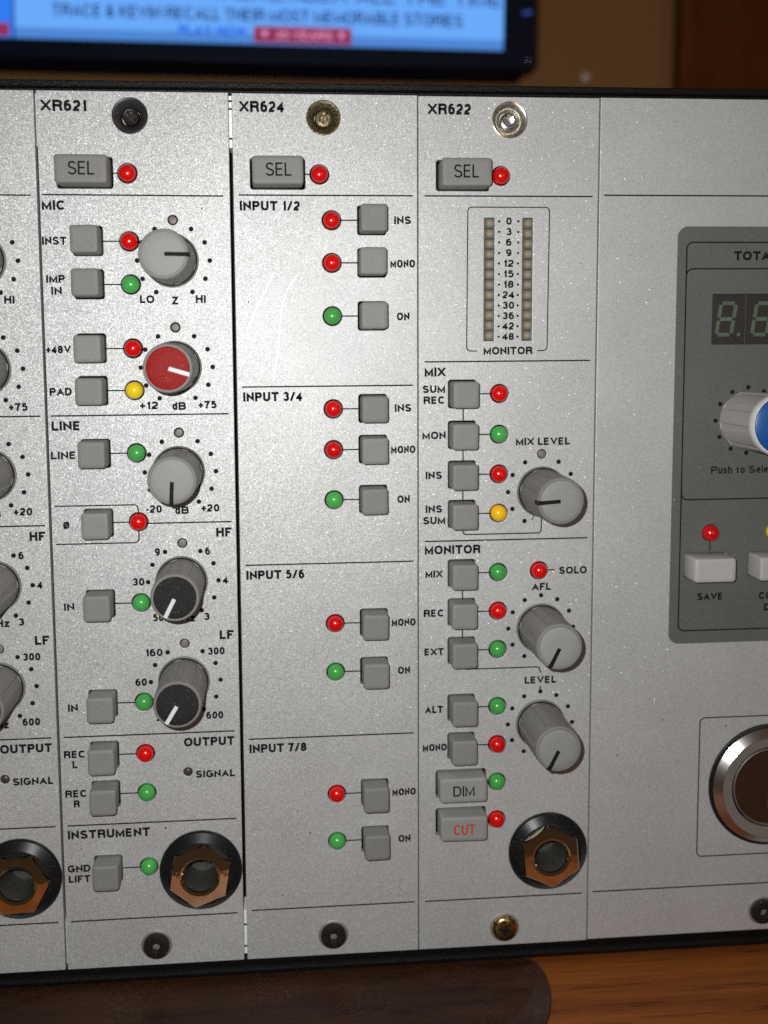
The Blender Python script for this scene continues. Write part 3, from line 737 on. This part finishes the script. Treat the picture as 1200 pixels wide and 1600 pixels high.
for z, c, s in wide:
    button(t, BX, z, s, wide=True, me=None if s == 'SEL' else BTN_TALL, cx=-.25 if s == 'SEL' else .1, tcol='ink_red' if s == 'CUT' else 'ink', label='wide grey button marked ' + s)
    led(t, LX, z, c); line(t, [(BX+7.3, z), (LX-2.2, z)], .38)
led(t, 146.3-O, 120.9, 'red'); line(t, [(148.5-O, 121.0), (151.2-O, 121.0)], .38)
for a, b in ((175.4, 163.1), (163.1, 151.0), (151.0, 139.0), (120.7, 108.6), (108.6, 96.5)): line(t, [(122.5-O, a-3.6), (122.5-O, b+3.6)], .38)
line(t, fillet([(122.5-O, 136.5), (122.5-O, 132.6), (146.8-O, 132.6), (146.8-O, 138.5)], 1.3), .38)
line(t, fillet([(122.6-O, 93.5), (122.6-O, 90.5), (146.8-O, 90.5), (147.0-O, 88.6)], 1.2), .38)
line(t, [(147.0-O, 84.4), (147.0-O, 82.6)], .38)
line(t, [(143.8-O, 136.6), (144.7-O, 138.4)], .32)
put('trim_hole', TRIM, t, (146.8-O, 156.9, 0))
make_knob(t, 146.8-O, 145.4, 'grey', 184, DOTS_A, label='grey mix level knob pointing left', tilt=(.3, .2))
make_knob(t, 147.0-O, 102.9, 'grey', -116, DOTS_B, label='upper pale capped monitor knob pointing down left')
make_knob(t, 147.1-O, 72.4, 'grey', -116, DOTS_B, label='lower pale capped monitor knob pointing down left', tilt=(-.3, -.3))
make_jack(t, 149.9-O, 30.9, 35)
screw(t, 136.0-O, 255.6, 'silver', 'bright silver cup screw'); screw(t, 136.3-O, 6.0, 'brass', 'yellow brass cross head screw')
for s, x0, x1, z, st in [('XR622', 111.8, 124.5, 257.0, 'T'), ('MIX', 110.8, 117.1, 180.7, 'H'), ('MONITOR', 110.8, 128.0, 126.7, 'H'), ('MONITOR', 128.6, 143.5, 187.1, 'S'),
  ('SUM', 110.2, 117.0, 175.8, 'S'), ('REC', 110.5, 117.0, 172.5, 'S'), ('MON', 110.1, 117.2, 161.9, 'S'), ('MIX LEVEL', 138.7, 155.4, 159.6, 'S'), ('INS', 111.1, 116.1, 149.8, 'S'),
  ('INS', 111.1, 116.2, 139.5, 'S'), ('SUM', 110.3, 117.1, 136.0, 'S'), ('MIX', 111.0, 116.3, 119.5, 'S'), ('SOLO', 152.5, 161.3, 119.6, 'S'), ('AFL', 144.1, 150.0, 114.7, 'S'),
  ('REC', 110.5, 116.8, 107.3, 'S'), ('EXT', 110.7, 116.7, 95.2, 'S'), ('LEVEL', 142.1, 152.1, 85.2, 'S'), ('ALT', 110.9, 116.5, 76.9, 'S'), ('MONO', 110.1, 117.7, 64.8, 'S')]:
    word(t, s, x0-O, x1-O, z, st)
db = MB()
for i, s in enumerate(('0', '3', '6', '9', '12', '15', '18', '24', '30', '36', '42', '48')):
    z = 225.4 - i*3.09; w = 1.65 if len(s) == 1 else 3.55
    if s[0] == '1': w = 3.1
    word(t, s, 136.05-O-w/2, 136.05-O+w/2, z, 'N')
    for x in (133.15, 138.9):
        o = db.pts([P(x-O+.36*cos(2*pi*k/12), z+1.0+.36*sin(2*pi*k/12), .012) for k in range(12)]); db.f.append(tuple(range(o, o+12)))
put('scale_dots', mesh('scale_dots', db, 'ink'), t)
line(t, fillet([(126.7-O, 188.2), (123.5-O, 188.2), (123.7-O, 230.5), (148.3-O, 230.5), (148.0-O, 188.2), (145.0-O, 188.2)], 1.4), .32)
for z in (233.7, 185.1, 130.75, 15.95): line(t, [(110.8-O, z), (161.3-O, z)])
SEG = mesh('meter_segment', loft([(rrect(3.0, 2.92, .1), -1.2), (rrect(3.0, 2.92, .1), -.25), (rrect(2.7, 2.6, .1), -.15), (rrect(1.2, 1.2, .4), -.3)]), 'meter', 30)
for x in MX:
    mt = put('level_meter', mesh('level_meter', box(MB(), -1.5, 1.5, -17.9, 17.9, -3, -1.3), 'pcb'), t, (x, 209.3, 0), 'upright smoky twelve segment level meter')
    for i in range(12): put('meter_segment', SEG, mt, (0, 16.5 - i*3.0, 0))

# ------------------------------------------------------------------ master panel at the right
t = thing('master_module', 'wide silver master panel at the right with charcoal display block and round power button', 'audio module', (163.2, 0, 0))
O = 163.2
PX1 = 262 - O
bx0, bx1, bz0, bz1 = 187.7-O, 248-O, 96.4, 225.0
disp = (198.95-O, 232.9-O, 189.5, 204.9)
pleds = [(200.3, 131.4, 'red'), (220.9, 131.3, 'yellow'), (241.5, 131.3, 'red')]
pbtn = [(199.0, 121.2), (219.6, 121.2), (240.2, 121.2)]
holes = [rect(*disp)] + [circ(x-O, z, 2.86) for x, z, c in pleds] + [[(x-O+a, z+b) for a, b in rrect(14.0, 8.2, .5)] for x, z in pbtn]
holes += [circ(222-O, 49.4, 17.0, 64), circ(221.1-O, 6.9, 3.9)]
panel(t, .2, PX1, holes, ZTOP-.1, .3)
ov = plate('charcoal_overlay', [(x+(bx0+bx1)/2, z+(bz0+bz1)/2) for x, z in rrect(bx1-bx0, bz1-bz0, 3.2, 8)],
           [rect(disp[0]+.05, disp[1]-.05, disp[2]+.05, disp[3]-.05)] + [circ(x-O, z, 2.7) for x, z, c in pleds] + [[(x-O+a, z+b) for a, b in rrect(13.9, 8.1, .5)] for x, z in pbtn], .12, 'dark_paint', .02)
put('charcoal_overlay', ov, t, (0, 0, .124))
HO = .13
def line2(pts, t_=.42):
    mb = MB(); ribbon(mb, pts, t_, h=HO+.012, square=False); put('printed_line', mesh('printed_line', mb, 'ink'), t)
line2(fillet([(249-O, 220.3), (190.6-O, 220.3), (190.8-O, 100.6), (249-O, 100.3)], 2.2)) if False else None
line2(fillet([(245-O, 220.3), (190.6-O, 220.3), (190.75-O, 100.5), (245-O, 100.5), (245-O, 220.3)], 2.2))
line2(fillet([(190.6-O, 208), (190.6-O, 212.4), (245-O, 212.4)], 2.4))
line2(fillet([(190.75-O, 146), (190.75-O, 141.9), (245-O, 141.9)], 2.2))
for s, x0, x1, z, st in [('TOTAL', 205.4, 219.0, 214.9, 'H'), ('Push to Select', 200.0, 221.3, 149.9, 'L'), ('SAVE', 196.6, 204.9, 110.1, 'S'), ('CO', 216.6, 221.0, 109.9, 'S'), ('D', 218.4, 220.5, 106.2, 'S')]:
    word(t, s, x0-O, x1-O, z, st, h=HO+.012)
for x, z, c in pleds:
    led(t, x-O, z, c).location.y -= .1*MM
    mb = MB(); ribbon(mb, [(x-O, z-2.4), (x-O, z-7)], .32, h=HO+.012, square=False); put('printed_line', mesh('printed_line', mb, 'ink'), t)
for x, z in pbtn:
    put('button', BTN_LIGHT, t, (x-O+.3, z-.2, 0), 'pale grey oblong button', rot=(radians(.6), 0, radians(-.5)))
    fr = plate('button_frame', rrect(14.6, 8.8, .6), [rrect(13.8, 8.0, .5)], .3, 'dark_paint', .05)
    put('button_frame', fr, t, (x-O, z, .32))
# display with slanted unlit digits
dw = 11.3
for i in range(3):
    cell = put('display', mesh('display', box(MB(), 0.03, dw-.08, -7.6, 7.6, -2.4, -1.0), 'display'), t, (198.97-O+i*dw, 197.2, 0), 'dark window with an unlit green digit')
    ss = lambda x, z: (x + z*0.145, z)
    hx, hz, g = 2.35, 4.75, .42
    segs = [((-hx+g, hz), (hx-g, hz)), ((-hx+g, 0), (hx-g, 0)), ((-hx+g, -hz), (hx-g, -hz)),
            ((-hx, g), (-hx, hz-g)), ((hx, g), (hx, hz-g)), ((-hx, -hz+g), (-hx, -g)), ((hx, -hz+g), (hx, -g))]
    for a, b in segs:
        mb = MB(); ribbon(mb, [ss(*a), ss(*b)], 1.15, h=-.98, square=False)
        put('digit_segment', mesh('digit_segment', mb, 'segment'), cell, (5.05, 0.1, 0))
    mb = MB(); o = mb.pts([P(.62*cos(2*pi*k/14), .62*sin(2*pi*k/14), -.98) for k in range(14)]); mb.f.append(tuple(range(14)))
    put('cell_edge', mesh('cell_edge', box(MB(), dw-.22, dw-.1, -7.5, 7.5, -1.1, -.93), 'segment'), cell)
    put('decimal_point', mesh('decimal_point', mb, 'segment'), cell, (9.1, -4.6, 0))
# encoder knob with blue cap
N = 9*14
eb = lathe([(8.9, .3), (8.9, .5), (8.85, .6), (8.95, 17.4), (9.2, 17.5), (9.25, 19.2), (8.95, 19.8), (8.5, 19.9), (8.4, 19.5)], N, lambda k, a: flute(k, a, .035, 9) if 1 <= k <= 3 else 1)
M['knob_pale'] = plastic('pale_beige_knob_plastic', (0.33, 0.315, 0.30), 0.42, 0.04, dust=0.1)
M['ring_white'] = plastic('off_white_ring_plastic', (0.55, 0.54, 0.52), 0.42, 0.04)
ek = put('encoder_knob', mesh('encoder_knob', eb, 'knob_pale', 28), t, (211.1-O, 166.3, 0), 'large pale encoder knob with blue cap')
put('top_ring', mesh('top_ring', lathe([(9.24, 17.9), (9.32, 18.6), (9.3, 19.3), (9.0, 19.9), (8.55, 20.0), (8.45, 19.6)], 64), 'ring_white', 40), ek)
put('cap', mesh('cap', lathe([(8.45, 19.7), (8.4, 20.0), (8.1, 20.25), (4, 20.5), (0, 20.55)], 64), 'cap_blue', 40), ek)
put('scale_dots', dots_mesh(10.1, [0, 30, 60, 90, 120, 150, 180, 210, 240, 270, 300, 330]), t, (211.1-O, 166.3, HO))
# power button
pb = put('power_button', mesh('power_button', lathe([(20.0, 0), (20.0, .5), (19.3, .9), (18.9, .9)], 96, capend=False), 'black', 30), t, (222.0-O, 49.4, 0), 'round steel power button with a dark centre')
put('bevel_ring', mesh('bevel_ring', lathe([(18.9, .6), (18.9, 1.0), (16.6, 2.7), (16.5, 2.7)], 96, capend=False), 'steel', 30), pb)
put('flat_ring', mesh('flat_ring', lathe([(16.5, 2.7), (13.6, 2.5), (13.3, 2.2), (13.25, -2)], 96, capend=False), 'steel_dull', 30), pb)
put('button_face', mesh('button_face', lathe([(12.6, -2), (12.6, 1.6), (12.3, 1.9), (12.15, 1.9), (12.0, 1.7), (0, 1.75)], 96), 'mirror_dark', 30), pb)
put('edge_ring', mesh('edge_ring', lathe([(12.62, 1.6), (12.62, 1.85), (12.5, 2.0), (12.3, 1.95)], 96, capend=False), 'steel_dull', 30), pb)
mb = MB(); ribbon(mb, [(0, 6), (0, -7.4)], 2.0, h=1.77, square=False)
put('power_symbol', mesh('power_symbol', mb, 'symbol'), pb, label='pale upright bar of the power symbol')
line(t, fillet([(220-O, 72.05), (198.7-O, 72.05), (198.75-O, 26.2), (245.3-O, 26.2), (245.3-O, 72.05), (219-O, 72.05)], 1.9), .38)
for z in (234.1, 16.2): line(t, [(164.8-O, z), (260-O, z)])
screw(t, 221.1-O, 6.9, 'low', 'small black socket screw')
for x, z, r in ((186.4, 71.9, .22), (207.2, 69.2, .22)):
    mb = MB(); o = mb.pts([P(x-O+r*cos(2*pi*k/8), z+r*1.4*sin(2*pi*k/8), .012) for k in range(8)]); mb.f.append(tuple(range(8)))
    put('paint_speck', mesh('paint_speck', mb, 'ink'), t)

# stray dark specks on the paint
for tt in [o for o in bpy.data.objects if o.get('category') == 'audio module']:
    ox = tt.location.x/MM
    for x, z, r in ((58.9, 263-60, .2), (45.9, 229.9, .22), (24.4, 245.8, .15), (40.5, 174.9, .18), (30.9, 44.0, .28), (5.6, 44.5-6, .2), (14.6, 56.0, .2), (12.0, 96.0, .16), (22, 117.6, .16), (66.2, 20.5, .2),
                    (96.0, 160.5, .16), (75, 40.2, .2), (88.5, 84, .15), (131, 30.5, .16), (158, 214, .15), (172, 61.0, .25), (179, 150, .14), (186.4, 71.9, .22)):
        if ox + .8 < x < ox + 53.5 or (ox > 160 and x > ox + .8):
            mb = MB(); o = mb.pts([P(x-ox+r*cos(2*pi*k/7), z+r*1.3*sin(2*pi*k/7), .012) for k in range(7)]); mb.f.append(tuple(range(7)))
            put('paint_speck', mesh('paint_speck', mb, 'ink'), tt)

# ------------------------------------------------------------------ rack frame
rk = thing('equipment_rack', 'black powder coated rack case that holds the silver modules', 'rack', (0, 0, 0))
def prism(profile, x0, x1, mat, name, smooth=35):
    """profile in (h, z), extruded along x"""
    mb = MB(); n = len(profile)
    o = mb.pts([P(x0, z, h) for h, z in profile] + [P(x1, z, h) for h, z in profile])
    for i in range(n): mb.f.append((o+i, o+(i+1) % n, o+n+(i+1) % n, o+n+i))
    mb.f.append(tuple(range(o+n-1, o-1, -1))); mb.f.append(tuple(range(o+n, o+2*n)))
    return mesh(name, mb, mat, smooth)
XL, XR = -170, 266
put('top_rail', prism([(-.9, 262.7), (-.9, 263.2), (.1, 263.4), (.45, 263.7), (.45, 265.0), (.1, 265.35), (-200, 265.35), (-200, 262.7)], XL, XR, 'rail', 'top_rail'), rk)
put('bottom_rail', prism([(-.6, -.25), (-.6, -1.6), (1.2, -2.0), (1.7, -2.35), (1.7, -3.1), (1.2, -3.6), (-.4, -3.9), (-.4, -5.0), (-200, -5.0), (-200, -.25)], XL, XR, 'rail', 'bottom_rail'), rk)
put('inner_plate', mesh('inner_plate', box(MB(), XL, XR, -.2, 262.6, -12, -10), 'void'), rk)
put('side_panel', mesh('side_panel', box(MB(), XR-4, XR, -.2, 262.65, -199, -.7), 'rail'), rk)
put('side_panel', mesh('side_panel', box(MB(), XL, XL+4, -.2, 262.65, -199, -.7), 'rail'), rk)
for z0, z1 in ((247.6, 262.3), (.2, 14.6)):
    mb = MB(); box(mb, XL+5, XR-5, z0, z1, -9.5, -2.75)
    tr = put('threaded_rail', mesh('threaded_rail', mb, 'alu'), rk, label='bright bare metal threaded strip behind the panel edges')
for x, z in ((54.55, 260.8), (54.55, 258.6), (54.6, 250.2), (54.5, 9.8), (54.5, 2.7)):
    put('rail_notch', mesh('rail_notch', box(MB(), x-1, x+1, z-.25, z+.25, -2.9, -2.6), 'void'), rk)

# ------------------------------------------------------------------ table top and the dark tray in front of the rack
tb = thing('table', 'orange brown varnished wooden table top under the rack', 'table', (100, -6.5, 0))
put('table_top', prism([(68, -.8), (67.2, 0), (-420, 0), (-420, -24), (67.2, -24), (68, -23.2)], -700, 900, 'table', 'table_top', 30), tb)
ty = thing('tray', 'dark dusty wooden board with a rounded end lying in front of the rack', 'wooden board', (0, -6.4, 0))
def bez(p0, p1, p2, n=10): return [((1-u)**2*p0[0]+2*u*(1-u)*p1[0]+u*u*p2[0], (1-u)**2*p0[1]+2*u*(1-u)*p1[1]+u*u*p2[1]) for u in [i/n for i in range(n+1)]]
outer = [(-260, -3), (139, -3)] + bez((139, -3), (147.4, -1.5), (147.4, 9)) + bez((147.4, 9), (147.2, 24), (133, 37.5))[1:] + [(-260, 37.5)]
inner = [(-258, -2.6), (138.8, -2.6)] + bez((138.8, -2.6), (145.6, -1.2), (145.6, 4.5)) + bez((145.6, 4.5), (143.5, 17), (127, 29.5))[1:] + [(-258, 29.5)]
def flat(outline, z): return [(x*MM, -y*MM, z*MM) for x, y in outline]
mb = MB(); n = len(outer)
a = mb.pts(flat(outer, .05)); b = mb.pts(flat(outer, 1.15)); c = mb.pts(flat([((x*.96+xi*.04), (y*.96+yi*.04)) for (x, y), (xi, yi) in zip(outer, inner)], 1.4)); d = mb.pts(flat(inner, 1.25)); e = mb.pts(flat(inner, .9))
for p, q in ((a, b), (b, c), (c, d), (d, e)):
    for i in range(n): mb.f.append((p+i, q+i, q+(i+1) % n, p+(i+1) % n))
put('rim', mesh('rim', mb, 'tray_rim', 40), ty)
mb = MB(); o = mb.pts(flat(inner, .92)); mb.f.append(tuple(range(o, o+n)))
o2 = mb.pts(flat(inner, .1)); mb.f.append(tuple(range(o2+n-1, o2-1, -1)))
for i in range(n): mb.f.append((o+i, o2+i, o2+(i+1) % n, o+(i+1) % n))
put('board', mesh('board', mb, 'tray'), ty)

# ------------------------------------------------------------------ background: wall, door frame, monitor
def ybox(x0, x1, z0, z1, y0, y1): return box(MB(), x0, x1, z0, z1, -y1, -y0)
wall = put('wall', mesh('wall', ybox(-1200, 1600, -700, 1500, 420, 520), 'wall'), None, kind='structure')
df = thing('door_frame', 'dark red brown wooden door frame at the far right on the wall', 'door frame', (372, -700, -419))
put('jamb', mesh('jamb', box(MB(), 0, 110, 0, 1900, 0, 14), 'trim_wood'), df)
put('door_panel', mesh('door_panel', box(MB(), 110, 700, 0, 1880, .5, 6), 'trim_wood'), df)
nl = thing('wall_pin', 'pin head, white in place of its glint, in the tan wall just above the rack', 'pin', (304.0, 395.3, -419.5))
put('head', mesh('head', lathe([(2.9, .1), (3.0, 1.0), (2.4, 2.0), (1.2, 2.6), (0, 2.8)], 20), 'pin_white', 60), nl)

mo = thing('monitor', 'computer monitor with a bright blue screen behind the rack', 'monitor', (-60, 375.0, -330))
O = -60; Z0 = 375.0
MW0, MW1, MH = -330, 239.8, 350
TILT = radians(0.55)
mo.rotation_euler = (0, TILT, 0)
def mrect(name, x0, x1, z0, z1, h, mat, label=None, parent=mo):
    mb = MB(); mb.add([P(x0-O, z0-Z0, h), P(x1-O, z0-Z0, h), P(x1-O, z1-Z0, h), P(x0-O, z1-Z0, h)], [(0, 1, 2, 3)])
    return put(name, mesh(name, mb, mat), parent, label=label)
SX0, SX1, SZ0, SZ1 = -310, 218.2, 387.3, 708
bz = plate('bezel', [(x+(MW0+MW1)/2-O, z+MH/2+.0+.8) for x, z in rrect(MW1-MW0, MH, 4, 6)], [rect(SX0-O, SX1-O, SZ0-Z0, SZ1-Z0)], 14, 'bezel', 1.2)
put('bezel', bz, mo)
put('case_back', mesh('case_back', box(MB(), MW0+3-O, MW1-3-O, 3, MH-3, -40, -8), 'bezel'), mo)
put('wall_bracket', mesh('wall_bracket', box(MB(), -90-O, 0-O, 130, 230, -89.5, -40.5), 'bezel'), mo)
scr = put('screen', mesh('screen', box(MB(), SX0-2-O, SX1+2-O, SZ0-2-Z0, SZ1+2-Z0, -4, -2), 'scr_main'), mo, label='lit pale blue screen')
mrect('status_strip', SX0, SX1, SZ0, 394.2, -1.9, 'scr_strip', parent=scr)
mrect('sidebar', SX0, -95.5, SZ0, SZ1, -1.8, 'scr_side', parent=scr)
mrect('side_line', -95.5, -94.3, SZ0, SZ1, -1.75, 'scr_text', parent=scr)
mrect('red_tile', -125, -97.5, 388.5, 396.5, -1.7, 'scr_badge', parent=scr)
mrect('red_badge', 55.5, 118.5, 388.5, 399.0, -1.7, 'scr_badge', parent=scr)
def stext(s, x0, x1, z, cap, th, mat):
    o = put('screen_text', text_mesh(s, x1-x0, cap, th, mat), scr, (x0-O, z-Z0, -1.6))
    o['label'] = 'screen text reading ' + s
stext('TRACE & KEVIN RECALL THEIR MOST MEMORABLE STORIES', -71, 191, 401.6, 7.6, 1.25, 'scr_text')
stext('REMEMBER ALL THE TIME', 36, 221-4, 414.8, 7.6, 1.25, 'scr_text')
stext('PLAY NOW', 8, 51, 392.6, 5.6, 1.3, 'scr_link')
stext('25 YEARS', 70, 106, 391.3, 5.0, .9, 'scr_pink')
for x in (62.5, 112):
    mb = MB(); mb.add([P(x-2.6-O, 396-Z0, -1.6), P(x-O, 391.5-Z0, -1.6), P(x+2.6-O, 396-Z0, -1.6)], [(0, 1, 2)])
    put('badge_mark', mesh('badge_mark', mb, 'scr_pink'), scr)
for x, z, mat in ((231.5, 411.2, 'dot_blue'), (234.8, 411.6, 'dot_blue'), (234.5, 381.3, 'steel')):
    mb = lathe([(1.3, .0), (1.2, .5), (.7, .8), (0, .9)], 16)
    put('bezel_button', mesh('bezel_button', mb, mat, 60), mo, (x-O, z-Z0, 0))
